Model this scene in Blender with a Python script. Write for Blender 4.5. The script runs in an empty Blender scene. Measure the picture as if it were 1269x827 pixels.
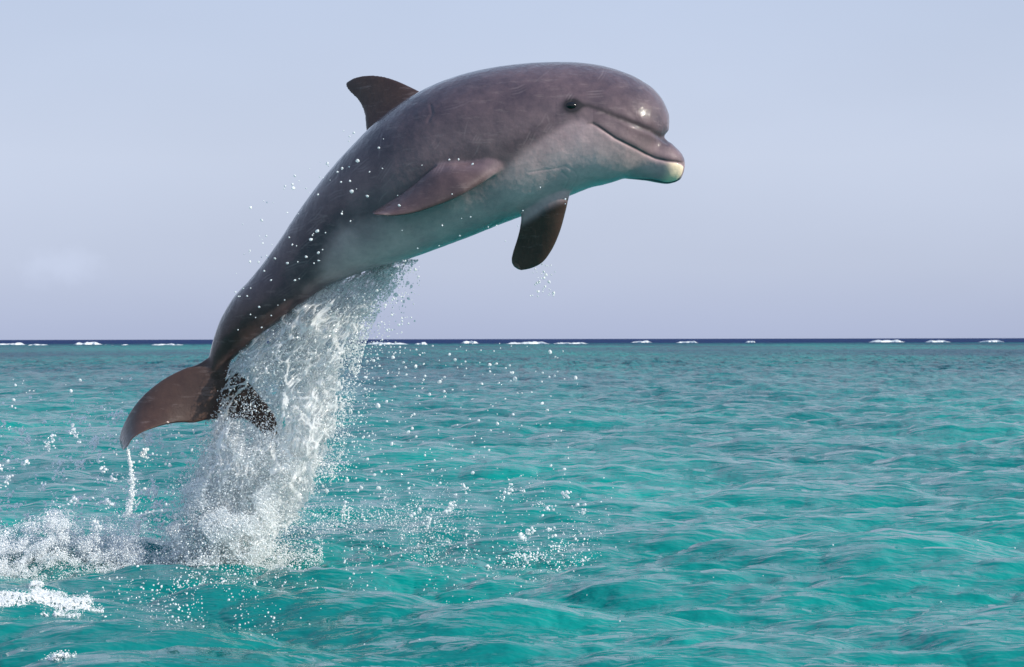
import bpy, math, time
import numpy as np
from mathutils import Vector, Matrix
from mathutils.kdtree import KDTree
rng = np.random.default_rng(7)
R = math.radians
# ------------------------------------------------------------------ camera
CAM_H = 0.90                       # eye height over the mean water level, metres
FOCAL = 70.0
FPX = FOCAL / 36.0 * 1269.0        # focal length in photograph pixels
CX, HY = 634.5, 420.3              # image centre column and the horizon row
D0 = 8.0                           # distance of the dolphin
scene = bpy.context.scene
cam = bpy.data.cameras.new("camera")
cam.lens = FOCAL; cam.sensor_width = 36.0
cam.clip_start = 0.05; cam.clip_end = 60000.0
cam_o = bpy.data.objects.new("camera", cam)
scene.collection.objects.link(cam_o)
cam_o.location = (0, 0, CAM_H)
cam_o.rotation_euler = (R(90) + (HY - 413.5) / FPX, 0, 0)
cam_o.rotation_euler.rotate_axis('Z', R(-0.10))
cam.dof.use_dof = True; cam.dof.focus_distance = D0; cam.dof.aperture_fstop = 18.0
scene.camera = cam_o
# ------------------------------------------------------------------ sky and sun
SUN_AZ, SUN_EL = R(111), R(28)      # azimuth clockwise from the view direction
world = bpy.data.worlds.new("World"); scene.world = world
world.use_nodes = True
wt = world.node_tree; wn = wt.nodes; wl = wt.links
wn.clear()
wout = wn.new("ShaderNodeOutputWorld"); wbg = wn.new("ShaderNodeBackground")
sky = wn.new("ShaderNodeTexSky"); sky.sky_type = 'NISHITA'; sky.sun_disc = False
sky.sun_elevation = SUN_EL; sky.sun_rotation = SUN_AZ
sky.air_density = 1.0; sky.dust_density = 3.5; sky.ozone_density = 2.0; sky.altitude = 0
geo = wn.new("ShaderNodeTexCoord"); sep = wn.new("ShaderNodeSeparateXYZ")
wl.new(geo.outputs["Generated"], sep.inputs[0])
ramp = wn.new("ShaderNodeValToRGB")               # hazy air, thick and lavender low down
wl.new(sep.outputs["Z"], ramp.inputs[0])
cr = ramp.color_ramp
cr.elements[0].position = 0.0; cr.elements[0].color = (5.45, 6.15, 8.5, 1)
cr.elements[1].position = 1.0; cr.elements[1].color = (2.6, 4.0, 7.2, 1)
for p, c in ((0.035, (6.35, 7.1, 9.1)), (0.09, (7.0, 7.8, 9.75)), (0.17, (6.3, 7.3, 9.45)), (0.45, (5.2, 6.8, 9.2))):
    e = cr.elements.new(p); e.color = (*c, 1)
cn = wn.new("ShaderNodeTexNoise"); cn.inputs["Scale"].default_value = 3.0; cn.inputs["Detail"].default_value = 4.0
wmap = wn.new("ShaderNodeMapping"); wmap.inputs["Scale"].default_value = (1, 1, 2.6)
wl.new(geo.outputs["Generated"], wmap.inputs[0]); wl.new(wmap.outputs[0], cn.inputs["Vector"])
cmr = wn.new("ShaderNodeMapRange"); cmr.inputs[1].default_value = 0.3; cmr.inputs[2].default_value = 0.75
cmr.inputs[3].default_value = 0.955; cmr.inputs[4].default_value = 1.045
wl.new(cn.outputs["Fac"], cmr.inputs[0])
vm = wn.new("ShaderNodeVectorMath"); vm.operation = 'SCALE'
dsun = wn.new("ShaderNodeVectorMath"); dsun.operation = 'DOT_PRODUCT'      # haze is brighter on the sun's side
wl.new(geo.outputs["Generated"], dsun.inputs[0]); dsun.inputs[1].default_value = (math.cos(SUN_EL)*math.sin(SUN_AZ), math.cos(SUN_EL)*math.cos(SUN_AZ), math.sin(SUN_EL))
dmr = wn.new("ShaderNodeMapRange"); dmr.interpolation_type = 'SMOOTHSTEP'
for i_, v_ in enumerate((-0.1, 0.75, 0.92, 1.12)): dmr.inputs[i_+1].default_value = v_
wl.new(dsun.outputs["Value"], dmr.inputs[0])
wmul = wn.new("ShaderNodeMath"); wmul.operation = 'MULTIPLY'; wl.new(cmr.outputs[0], wmul.inputs[0]); wl.new(dmr.outputs[0], wmul.inputs[1])
wl.new(ramp.outputs[0], vm.inputs[0]); wl.new(wmul.outputs[0], vm.inputs["Scale"])
# one faint small cloud low in the haze
cdir = Vector((-0.2265, 1.0, 0.0365)).normalized()
csub = wn.new("ShaderNodeVectorMath"); csub.operation = 'SUBTRACT'; wl.new(geo.outputs["Generated"], csub.inputs[0]); csub.inputs[1].default_value = cdir
cmul = wn.new("ShaderNodeVectorMath"); cmul.operation = 'MULTIPLY'; wl.new(csub.outputs[0], cmul.inputs[0]); cmul.inputs[1].default_value = (1.0, 1.0, 2.0)
clen = wn.new("ShaderNodeVectorMath"); clen.operation = 'LENGTH'; wl.new(cmul.outputs[0], clen.inputs[0])
cno = wn.new("ShaderNodeTexNoise"); cno.inputs["Scale"].default_value = 70.0; cno.inputs["Detail"].default_value = 4.0; wl.new(geo.outputs["Generated"], cno.inputs["Vector"])
cadd = wn.new("ShaderNodeMath"); cadd.operation = 'MULTIPLY_ADD'; wl.new(cno.outputs["Fac"], cadd.inputs[0]); cadd.inputs[1].default_value = -0.030; wl.new(clen.outputs["Value"], cadd.inputs[2])
cm2 = wn.new("ShaderNodeMapRange"); cm2.interpolation_type = 'SMOOTHSTEP'; wl.new(cadd.outputs[0], cm2.inputs[0])
for i_, v_ in enumerate((-0.012, 0.010, 1.09, 1.0)): cm2.inputs[i_+1].default_value = v_
wm2 = wn.new("ShaderNodeMath"); wm2.operation = 'MULTIPLY'; wl.new(wmul.outputs[0], wm2.inputs[0]); wl.new(cm2.outputs[0], wm2.inputs[1]); wl.new(wm2.outputs[0], vm.inputs["Scale"])
mixw = wn.new("ShaderNodeMix"); mixw.data_type = 'RGBA'; mixw.inputs[0].default_value = 0.86
wl.new(sky.outputs[0], mixw.inputs[6]); wl.new(vm.outputs[0], mixw.inputs[7])
wl.new(mixw.outputs[2], wbg.inputs[0]); wbg.inputs[1].default_value = 0.10
wl.new(wbg.outputs[0], wout.inputs[0])
sun = bpy.data.lights.new("sun", 'SUN'); sun.energy = 4.7; sun.angle = R(0.6); sun.color = (1.0, 0.93, 0.82)
sun_o = bpy.data.objects.new("sun", sun); scene.collection.objects.link(sun_o)
SDIR = Vector((math.cos(SUN_EL) * math.sin(SUN_AZ), math.cos(SUN_EL) * math.cos(SUN_AZ), math.sin(SUN_EL)))
sun_o.rotation_euler = SDIR.to_track_quat('Z', 'Y').to_euler()
sun_o.location = (20, 20, 30)
vs = scene.view_settings
vs.view_transform = 'Standard'; vs.look = 'None'; vs.exposure = 0.0; vs.gamma = 1.0; vs.use_curve_mapping = False
scene.cycles.max_bounces = 24; scene.cycles.transmission_bounces = 12; scene.cycles.glossy_bounces = 6
scene.cycles.transparent_max_bounces = 64; scene.cycles.diffuse_bounces = 20
scene.cycles.use_denoising = True; scene.cycles.caustics_refractive = True
scene.cycles.sample_clamp_indirect = 6.0

# ------------------------------------------------------------------ helpers
def tag(o, label, cat=None, group=None, kind=None):
    o["label"] = label
    if cat: o["category"] = cat
    if group: o["group"] = group
    if kind: o["kind"] = kind
    return o
def W(px, py, depth):
    """a point seen at photograph pixel (px, py) when it stands `depth` metres away"""
    px = np.asarray(px, float); py = np.asarray(py, float); depth = np.asarray(depth, float) + 0 * px
    return np.stack([(px - CX) / FPX * depth, depth, CAM_H + (HY - py) / FPX * depth], -1)
def PX(p):
    return np.stack([CX + p[..., 0] / p[..., 1] * FPX, HY - (p[..., 2] - CAM_H) / p[..., 1] * FPX], -1)
def sea_depth(py, z=0.0):
    return (CAM_H - z) / ((np.asarray(py, float) - HY) / FPX)
def sstep(a, b, x):
    t = np.clip((x - a) / (b - a), 0, 1); return t * t * (3 - 2 * t)
def spline(P, t):
    """smooth curve through the rows of P, t in 0..1 by chord length"""
    P = np.asarray(P, float)
    d = np.linalg.norm(np.diff(P[:, :2], axis=0), axis=1); s = np.concatenate([[0], np.cumsum(d)]); s /= s[-1]
    m = np.gradient(P, s, axis=0)
    i = np.clip(np.searchsorted(s, t, side='right') - 1, 0, len(s) - 2)
    h = (s[i + 1] - s[i])[:, None]; u = ((t - s[i]) / (s[i + 1] - s[i]))[:, None]
    return ((2*u**3 - 3*u**2 + 1) * P[i] + (u**3 - 2*u**2 + u) * h * m[i] + (-2*u**3 + 3*u**2) * P[i+1] + (u**3 - u**2) * h * m[i+1])
def hash2(ix, iy, seed):
    h = (ix.astype(np.int64) * 374761393 + iy.astype(np.int64) * 668265263 + seed * 974634777) & 0x7fffffff
    h = ((h ^ (h >> 13)) * 1274126177) & 0x7fffffff
    h = ((h ^ (h >> 16)) * 1911520717) & 0x7fffffff
    return (h ^ (h >> 15)) / float(0x7fffffff)
def vnoise(x, y, seed=0, octaves=1):
    out = 0.0; amp = 1.0; tot = 0.0
    for o in range(octaves):
        ix = np.floor(x); iy = np.floor(y); fx = x - ix; fy = y - iy
        fx = fx*fx*fx*(fx*(fx*6-15)+10); fy = fy*fy*fy*(fy*(fy*6-15)+10)
        ix = ix.astype(np.int64); iy = iy.astype(np.int64); s = seed + 31 * o
        a = hash2(ix, iy, s); b = hash2(ix+1, iy, s); c = hash2(ix, iy+1, s); d = hash2(ix+1, iy+1, s)
        out = out + amp * ((a*(1-fx)+b*fx)*(1-fy) + (c*(1-fx)+d*fx)*fy); tot += amp
        amp *= 0.5; x = x * 2.03 + 17.1; y = y * 2.03 - 9.7
    return out / tot
def worley(x, y, seed=0):
    ix = np.floor(x).astype(np.int64); iy = np.floor(y).astype(np.int64)
    f1 = np.full(x.shape, 9.0); f2 = np.full(x.shape, 9.0)
    for dx in (-1, 0, 1):
        for dy in (-1, 0, 1):
            cx = ix + dx + hash2(ix+dx, iy+dy, seed); cy = iy + dy + hash2(ix+dx, iy+dy, seed+5)
            d = np.hypot(cx - x, cy - y)
            f2 = np.minimum(f2, np.maximum(f1, d)); f1 = np.minimum(f1, d)
    return f1, f2
def mesh_np(name, V, F, smooth=True):
    """V (n,3), F (m,3 or 4) -> mesh"""
    me = bpy.data.meshes.new(name)
    V = np.ascontiguousarray(V, np.float32); F = np.ascontiguousarray(F, np.int32)
    k = F.shape[1]
    me.vertices.add(len(V)); me.vertices.foreach_set("co", V.ravel())
    me.loops.add(F.size); me.loops.foreach_set("vertex_index", F.ravel())
    me.polygons.add(len(F)); me.polygons.foreach_set("loop_start", np.arange(0, F.size, k, dtype=np.int32))
    me.polygons.foreach_set("loop_total", np.full(len(F), k, np.int32))
    me.update(calc_edges=True)
    if smooth: me.polygons.foreach_set("use_smooth", np.ones(len(F), bool))
    return me
def link(name, me, mat, parent=None):
    o = bpy.data.objects.new(name, me); scene.collection.objects.link(o)
    if mat: me.materials.append(mat)
    if parent: o.parent = parent
    return o
def grid_faces(nr, nc, wrap=False):
    i = np.arange(nr - 1)[:, None]; j = np.arange(nc if wrap else nc - 1)[None, :]; j2 = (j + 1) % nc
    return np.stack([i*nc + j, i*nc + j2, (i+1)*nc + j2, (i+1)*nc + j], -1).reshape(-1, 4)
def attr(me, name, data):
    a = me.attributes.new(name, 'FLOAT', 'POINT'); a.data.foreach_set("value", np.ascontiguousarray(data, np.float32))
class NT:
    """short hand for building a material's node tree"""
    def __init__(s, name):
        s.m = bpy.data.materials.new(name); s.m.use_nodes = True; s.t = s.m.node_tree; s.n = s.t.nodes; s.l = s.t.links
        s.b = s.n["Principled BSDF"]; s.out = s.n["Material Output"]
    def new(s, t, **kw):
        x = s.n.new("ShaderNode" + t)
        for k, v in kw.items(): setattr(x, k, v)
        return x
    def put(s, sock, v):
        if isinstance(v, bpy.types.NodeSocket): s.l.new(v, sock)
        else: sock.default_value = v
    def math(s, op, a, b=0.0, c=None):
        x = s.new("Math", operation=op); s.put(x.inputs[0], a); s.put(x.inputs[1], b)
        if c is not None: s.put(x.inputs[2], c)
        return x.outputs[0]
    def mix(s, f, a, b):
        x = s.new("Mix", data_type='RGBA'); s.put(x.inputs[0], f)
        s.put(x.inputs[6], a if not isinstance(a, tuple) else (*a, 1)[:4]); s.put(x.inputs[7], b if not isinstance(b, tuple) else (*b, 1)[:4])
        return x.outputs[2]
    def rng(s, v, a, b, c=0.0, d=1.0):
        x = s.new("MapRange"); s.put(x.inputs[0], v)
        for k, q in enumerate((a, b, c, d)): x.inputs[k+1].default_value = q
        return x.outputs[0]
    def attr(s, n):
        return s.new("Attribute", attribute_name=n).outputs["Fac"]
    def noise(s, scale, detail=3.0, vec=None, rough=0.55, stretch=None):
        x = s.new("TexNoise"); x.inputs["Scale"].default_value = scale; x.inputs["Detail"].default_value = detail
        x.inputs["Roughness"].default_value = rough
        if vec is None: vec = s.new("TexCoord").outputs["Object"]
        if stretch:
            mp = s.new("Mapping"); mp.inputs["Scale"].default_value = stretch; s.l.new(vec, mp.inputs[0]); vec = mp.outputs[0]
        s.l.new(vec, x.inputs["Vector"]); return x.outputs["Fac"]
    def bump(s, h, dist, strength=1.0, prev=None):
        x = s.new("Bump"); s.put(x.inputs["Height"], h); s.put(x.inputs["Distance"], dist); s.put(x.inputs["Strength"], strength)
        if prev is not None: s.l.new(prev, x.inputs["Normal"])
        return x.outputs[0]

# ------------------------------------------------------------------ materials
def mat_water():
    k = NT("sea_water"); b = k.b
    pos = k.new("NewGeometry").outputs["Position"]
    sx = k.new("SeparateXYZ"); k.l.new(pos, sx.inputs[0])
    dist = sx.outputs["Y"]
    # the colour of the sea bed shows through: sand near by, weed patches, deep water beyond the reef
    sand = k.noise(0.22, 4.0, pos, 0.6, (1.0, 0.55, 1.0))
    near = k.mix(k.rng(sand, 0.36, 0.64), (0.001, 0.128, 0.133), (0.002, 0.275, 0.238))
    weed = k.noise(0.9, 5.0, pos, 0.6, (0.55, 0.22, 1.0))
    near = k.mix(k.math('MULTIPLY', k.rng(weed, 0.58, 0.70), 0.55), near, (0.015, 0.075, 0.105))
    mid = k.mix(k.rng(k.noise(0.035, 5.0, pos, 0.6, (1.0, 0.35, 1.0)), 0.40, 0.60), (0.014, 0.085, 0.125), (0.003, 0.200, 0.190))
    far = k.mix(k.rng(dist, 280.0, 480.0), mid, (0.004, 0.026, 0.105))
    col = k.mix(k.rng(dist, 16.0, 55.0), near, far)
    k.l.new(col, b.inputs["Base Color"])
    b.inputs["IOR"].default_value = 1.333
    k.put(b.inputs["Roughness"], k.rng(dist, 6.0, 120.0, 0.025, 0.20))
    k.put(b.inputs["Specular IOR Level"], k.math('MULTIPLY', k.rng(dist, 6.0, 70.0, 0.34, 0.10), k.rng(dist, 180.0, 340.0, 1.0, 0.25)))
    n1 = k.noise(6.0, 4.0, pos, 0.5, (0.42, 1.0, 1.0))
    n2 = k.noise(21.0, 3.0, pos, 0.55, (0.6, 1.0, 1.0))
    n3 = k.noise(1.0, 3.0, pos, 0.6, (1.0, 0.38, 1.0))
    bn = k.bump(n1, k.rng(dist, 6.0, 60.0, 0.066, 0.17), 1.0)
    bn = k.bump(n2, 0.0060, 1.0, bn)
    bn = k.bump(n3, k.rng(dist, 18.0, 70.0, 0.0, 0.75), 1.0, bn)
    k.l.new(bn, b.inputs["Normal"])
    df = k.new("BsdfDiffuse"); k.l.new(col, df.inputs["Color"]); k.l.new(bn, df.inputs["Normal"])
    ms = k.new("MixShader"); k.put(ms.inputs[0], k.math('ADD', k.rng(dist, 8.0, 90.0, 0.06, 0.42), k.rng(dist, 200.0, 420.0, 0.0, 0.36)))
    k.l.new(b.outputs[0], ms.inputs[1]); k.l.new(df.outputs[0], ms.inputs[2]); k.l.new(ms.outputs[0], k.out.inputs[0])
    return k.m
def mat_skin():
    k = NT("dolphin_skin"); b = k.b
    co = k.new("TexCoord").outputs["Object"]
    light, fin, tip, eye, warm = (k.attr(n) for n in ("light", "fin", "tip", "eyepatch", "warm"))
    blot = k.noise(7.0, 6.0, co, 0.65)
    fine = k.noise(55.0, 4.0, co, 0.65)
    back = k.mix(k.rng(blot, 0.35, 0.65), (0.064, 0.046, 0.060), (0.138, 0.093, 0.105))
    back = k.mix(warm, back, (0.138, 0.094, 0.085))
    bel = k.mix(k.rng(blot, 0.35, 0.65), (0.50, 0.35, 0.37), (0.70, 0.50, 0.51))
    c = k.mix(light, back, bel)
    c = k.mix(fin, c, k.mix(k.rng(blot, 0.4, 0.6), (0.046, 0.024, 0.018), (0.070, 0.038, 0.028)))
    c = k.mix(tip, c, (0.90, 0.72, 0.52))  # pale chin tip, its warm yellow standing in for direct sun
    c = k.mix(eye, c, (0.022, 0.017, 0.018))
    scr = k.noise(9.0, 6.0, co, 0.7, (1.0, 1.0, 5.0))
    c = k.mix(k.math('MULTIPLY', k.rng(scr, 0.56, 0.72), 0.30), c, (0.34, 0.27, 0.26))
    c = k.mix(k.math('MULTIPLY', k.attr("scar"), 0.28), c, (0.42, 0.34, 0.34))
    c = k.mix(k.rng(fine, 0.3, 0.8, 0.0, 0.16), c, (0.05, 0.035, 0.04))
    k.l.new(c, b.inputs["Base Color"])
    b.inputs["IOR"].default_value = 1.40; b.inputs["Specular IOR Level"].default_value = 0.22
    k.put(b.inputs["Roughness"], k.rng(fine, 0.3, 0.7, 0.42, 0.58))
    b.inputs["Coat Weight"].default_value = 1.0; b.inputs["Coat Roughness"].default_value = 0.03; b.inputs["Coat IOR"].default_value = 1.33
    film = k.bump(k.noise(30.0, 3.0, co, 0.6, (1.0, 1.0, 0.5)), 0.010, 0.55); k.l.new(film, b.inputs["Coat Normal"])
    bn = k.bump(fine, 0.0012, 0.6); bn = k.bump(k.noise(14.0, 3.0, co), 0.005, 0.6, bn)
    k.l.new(bn, b.inputs["Normal"])
    return k.m
def mat_drop(name, clear, col=(0.965, 0.985, 0.995), rough=0.04, refr=0.3, thin=None, through=0.4):
    """water thrown into the air: clear = share that lets light straight through, the rest is aerated and scatters it"""
    k = NT(name); k.n.remove(k.b)
    tr = k.new("BsdfTransparent"); rf = k.new("BsdfRefraction"); rf.inputs["IOR"].default_value = 1.333; rf.inputs["Roughness"].default_value = rough
    d = k.new("BsdfDiffuse"); t = k.new("BsdfTranslucent"); g = k.new("BsdfGlossy"); g.inputs["Roughness"].default_value = rough + 0.03
    for x in (d, t): x.inputs["Color"].default_value = (*col, 1)
    fr = k.new("Fresnel"); k.put(fr.inputs["IOR"], k.rng(k.new("NewGeometry").outputs["Backfacing"], 0.0, 1.0, 1.333, 0.75))
    def mx(f, a, b_):
        m = k.new("MixShader"); k.put(m.inputs[0], f); k.l.new(a, m.inputs[1]); k.l.new(b_, m.inputs[2]); return m.outputs[0]
    share = 1-clear if thin is None else k.rng(k.attr("thick"), 0.0, 1.0, 1-thin, 1-clear)
    body_ = mx(share, mx(refr, tr.outputs[0], rf.outputs[0]), mx(through, d.outputs[0], t.outputs[0]) if through else d.outputs[0])
    k.l.new(mx(fr.outputs[0], body_, g.outputs[0]), k.out.inputs[0])
    return k.m
def mat_foam():
    k = NT("foam"); b = k.b
    co = k.new("TexCoord").outputs["Object"]
    k.l.new(k.mix(k.noise(9.0, 4.0, co), (0.60, 0.65, 0.68), (0.80, 0.81, 0.81)), b.inputs["Base Color"])
    b.inputs["Roughness"].default_value = 0.5
    k.l.new(k.bump(k.noise(60.0, 4.0, co), 0.006, 0.45), b.inputs["Normal"])
    return k.m
M_WATER, M_SKIN, M_FOAM = mat_water(), mat_skin(), mat_foam()
M_CLEAR = mat_drop("clear_water_drop", 0.30, refr=0.10, through=0.0)
M_MILKY = mat_drop("aerated_water_drop", 0.25, refr=0.0, through=0.0)
M_FROTH = mat_drop("froth", 0.15, refr=0.0, through=0.0)
M_SHEET = mat_drop("splashing_water_sheet", 0.42, refr=0.25, thin=0.93)
k = NT("eye_black"); k.b.inputs["Base Color"].default_value = (0.006, 0.005, 0.005, 1); k.b.inputs["Roughness"].default_value = 0.12; M_EYE = k.m

# ------------------------------------------------------------------ the sea
class WaveTile:
    """a wind-sea patch from a spectrum, heights and sideways chop"""
    def __init__(s, L, N, peak, hs, wdir, spread, seed, lmin):
        g = np.random.default_rng(seed); s.L, s.N = L, N
        kx = 2*np.pi*np.fft.fftfreq(N, L/N)[None, :]; ky = 2*np.pi*np.fft.fftfreq(N, L/N)[:, None]
        kk = np.hypot(kx, ky); kk[0, 0] = 1
        kp = 2*np.pi/peak
        S = np.exp(-1.25*(kp/kk)**2) / kk**3.75 * np.exp(-(kk*lmin/(2*np.pi))**2)
        ct = (kx*math.cos(wdir) + ky*math.sin(wdir))/kk
        S = S * (0.10 + np.abs(ct)**spread); S[0, 0] = 0
        F = np.sqrt(S) * (g.normal(size=(N, N)) + 1j*g.normal(size=(N, N)))
        h = np.fft.ifft2(F); sc = hs/4/np.std(h.real); F = F*sc
        s.h = np.fft.ifft2(F).real.astype(np.float32)
        s.dx = np.fft.ifft2(-1j*kx/kk*F).real.astype(np.float32); s.dy = np.fft.ifft2(-1j*ky/kk*F).real.astype(np.float32)
    def sample(s, x, y):
        u = (x/s.L*s.N) % s.N; v = (y/s.L*s.N) % s.N
        i = u.astype(int) % s.N; j = v.astype(int) % s.N; fu = u-np.floor(u); fv = v-np.floor(v); i2 = (i+1) % s.N; j2 = (j+1) % s.N
        return [A[j, i]*(1-fu)*(1-fv)+A[j, i2]*fu*(1-fv)+A[j2, i]*(1-fu)*fv+A[j2, i2]*fu*fv for A in (s.h, s.dx, s.dy)]
TA = WaveTile(23.0, 1024, 1.6, 0.108, R(-78), 4.5, 3, 0.045)
TB = WaveTile(61.0, 1024, 4.2, 0.060, R(-105), 4.0, 8, 0.30)
SPLASH = W(285, 690, 8.05)[:2]
def sea_disp(x, y):
    """the displaced water: returns z, dx, dy at rest positions x, y"""
    c, s_ = math.cos(0.35), math.sin(0.35)
    h1, a1, b1 = TA.sample(x, y)
    h2, a2, b2 = TB.sample(c*x - s_*y, s_*x + c*y)
    patch = 0.75 + 0.5*vnoise(x*0.12, y*0.12, 4, 2)
    h1 = h1*patch
    z = h1 + h2
    dx = 1.3*(a1*patch + c*a2 + s_*b2); dy = 1.3*(b1*patch - s_*a2 + c*b2)
    # churned water round the place the dolphin left
    r = np.hypot((x - SPLASH[0] - 0.35)/1.5, (y - SPLASH[1])/1.25)
    ch = np.exp(-r**2*1.1)
    z = z + ch*(0.050*(vnoise(x*5, y*5, 21, 3)-0.5) + 0.022*(vnoise(x*19+y*6, y*17, 22, 2)-0.5))
    return z, dx, dy
# rows packed where they are seen, one sheet from under the boat out to the horizon, all the way round
inv = np.concatenate([np.linspace(1/3.4, 1/20.0, 440, endpoint=False), np.linspace(1/20.0, 1/60.0, 150, endpoint=False), np.linspace(1/60.0, 1/260.0, 120, endpoint=False), 1/np.geomspace(260.0, 40000.0, 30)])
rad = np.concatenate([[0.4, 0.9, 1.4, 1.9, 2.4, 2.8], 1/inv])
ang = np.concatenate([np.linspace(R(-20), R(20), 900), np.linspace(R(20), R(340), 150)[1:-1]])
rr, aa = np.meshgrid(rad, ang, indexing='ij')
gx = rr*np.sin(aa); gy = rr*np.cos(aa)
z, dx, dy = sea_disp(gx, gy)
fade = 1 - sstep(250, 900, rr)
V = np.stack([gx + dx*fade, gy + dy*fade, z*fade], -1).reshape(-1, 3)
F = grid_faces(len(rad), len(ang), wrap=True)
F = F[:, ::-1]
hub = len(V); V = np.vstack([V, [[0, 0, 0]]])
sea = link("sea", mesh_np("sea", V, F), M_WATER)
me = sea.data
tag(sea, "rippled turquoise sea reaching to a dark blue horizon", "sea", kind="structure")

# ------------------------------------------------------------------ white water on the far reef
def breaker(x0, x1, py, hpx, dist, label, seed):
    g = np.random.default_rng(seed)
    n = max(14, int((x1-x0)*1.6)); m = 9
    t = np.linspace(0, 1, n); base = W(x0 + (x1-x0)*t, HY, dist)
    prof = sstep(0, 0.22, np.minimum(t, 1-t)) * (0.30 + 0.95*vnoise(t*(x1-x0)/6.0, 0*t+seed, seed, 3)**1.3)
    H = hpx/FPX*dist*prof
    a = np.linspace(0, np.pi, m)
    X = base[:, 0][:, None] + 0*a[None, :]
    Y = dist + (-np.cos(a))[None, :]*(1.2 + 2.2*H[:, None]) + 3*(vnoise(t*4, 0*t, seed+3, 2)-0.5)[:, None]
    Z = CAM_H + (HY-py)/FPX*dist - 0.25 + np.sin(a)[None, :]**0.7*(H[:, None]+0.25*np.clip(prof, 0, 1)[:, None])
    Z = Z + 0.10*H[:, None]*(g.random((n, m))-0.5)
    o = link("breaking_wave", mesh_np("breaking_wave", np.stack([X, Y, Z], -1).reshape(-1, 3), grid_faces(n, m)[:, ::-1]), M_FOAM)
    tag(o, label, "wave", "waves breaking on the far reef")
BR = 330.0
for i, (x0, x1, py, h, lab) in enumerate([
        (-6, 32, 423.2, 2.4, "white breaking wave on the horizon at the left edge of the picture"),
        (34, 62, 424.4, 1.4, "low thin white breaker just right of the leftmost breaking wave"),
        (92, 126, 423.0, 3.0, "bright white breaker on the horizon above the raised tail fluke tip"),
        (118, 166, 425.4, 1.3, "thin line of white foam below and right of the leftmost bright breakers"),
        (182, 232, 425.0, 2.2, "long white breaker on the horizon just left of the dolphin's tail stock"),
        (452, 508, 423.4, 1.5, "thin white breaker on the horizon just right of the splash"),
        (514, 530, 423.8, 2.2, "short white breaker between the splash and the longer middle breakers"),
        (570, 594, 422.4, 2.6, "bright short white breaker on the horizon below the dolphin's chest"),
        (626, 682, 423.2, 2.4, "longest white breaker on the horizon below the hanging flipper"),
        (684, 730, 423.2, 1.6, "thin white breaker touching the right end of the longest breaker"),
        (782, 808, 421.8, 1.4, "faint broken white breaker on the horizon below the dolphin's beak"),
        (838, 864, 422.2, 2.0, "small white breaker on the horizon right of the dolphin's beak tip"),
        (924, 936, 422.0, 1.3, "tiny white fleck of foam on the horizon between two breakers at right"),
        (1076, 1122, 421.8, 3.4, "tallest bright white breaker on the horizon at right"),
        (1146, 1176, 422.0, 1.6, "thin white breaker right of the tallest breaker"),
        (1216, 1242, 422.0, 1.9, "white breaker on the horizon nearest the right edge of the picture")]):
    breaker(x0, x1, py + 1.3, h*0.50, BR + 9*math.sin(i*2.3), lab, 40 + i)

# ------------------------------------------------------------------ the dolphin
PXM = D0/FPX                                    # metres per photograph pixel at the dolphin
# top pixel, bottom pixel, depth offset (m), roll of the belly towards the viewer (deg), width / height
ST = np.array([
 (258, 506, 266, 509, .15, 77, 2.6), (255, 487, 271, 494, .14, 77, 1.7), (255, 468, 274, 477, .13, 77, 1.05), (257, 452, 277, 464, .12, 76, .75), (259.5, 439, 281, 454, .12, 74, .72), (263, 422, 293, 441, .12, 70, .68), (268, 405, 308, 428, .11, 65, .68),
 (276, 387, 325, 413, .10, 60, .70), (290, 365, 350, 396, .09, 55, .74), (306, 348, 372, 380, .08, 51, .78),
 (326, 324, 396, 360, .07, 48, .83), (346, 296, 425, 346, .05, 45, .88), (372, 257, 460, 333, .03, 42, .93),
 (400, 220, 500, 322, .01, 40, .97), (431, 185, 545, 306, -.01, 39, 1.0), (471, 146, 585, 291, -.03, 38, 1.0),
 (521, 112, 625, 275, -.05, 38, .99), (570, 92, 660, 262, -.07, 38, .97), (620, 81, 690, 249, -.09, 37, .95),
 (670, 76, 712, 240, -.11, 36, .92), (720, 76.5, 734, 232, -.13, 36, .90), (760, 83.5, 757, 226.5, -.14, 36, .88),
 (795, 98, 776, 219, -.15, 36, .86), (814.5, 113, 791, 208, -.155, 36, .84), (825.5, 130, 803, 197, -.16, 36, .84),
 (830.5, 147, 811, 185, -.165, 36, .82), (829.5, 162, 818, 175, -.17, 36, .8)])
BK = np.array([
 (745, 140, 750, 218, -.135, 36, .66), (775, 144, 775, 222, -.145, 36, .84), (800, 154, 794, 223.5, -.155, 36, 1.0), (818, 166, 807, 225.5, -.16, 36, 1.03),
 (828.5, 174, 817, 227.5, -.165, 36, 1.08), (836, 181.5, 825, 228.3, -.17, 36, 1.08), (842, 187.5, 833, 227, -.172, 36, 1.06),
 (846.5, 194, 840, 224.5, -.175, 36, 1.04), (848.6, 200.5, 845, 220, -.177, 36, 1.0), (849, 206, 847.5, 213.5, -.178, 36, .9)])
def frames(S, n):
    Q = np.concatenate([(S[:, 0:2]+S[:, 2:4])/2, S], 1)
    Q = spline(Q, np.linspace(0, 1, n))[:, 2:]
    dep = D0 + Q[:, 4]
    T = W(Q[:, 0], Q[:, 1], dep); B = W(Q[:, 2], Q[:, 3], dep)
    C = (T+B)/2; h = np.linalg.norm(T-B, axis=1)/2
    N = (T-B)/2/h[:, None]; Yv = np.array([0, 1.0, 0]); r = np.radians(Q[:, 5])[:, None]; kk = Q[:, 6]
    a = h/np.sqrt(np.cos(r[:, 0])**2 + kk**2*np.sin(r[:, 0])**2); b = a*kk
    Dv = np.cos(r)*N + np.sin(r)*Yv; Rv = -np.cos(r)*Yv + np.sin(r)*N
    return C, Dv, Rv, a, b, N
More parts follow.
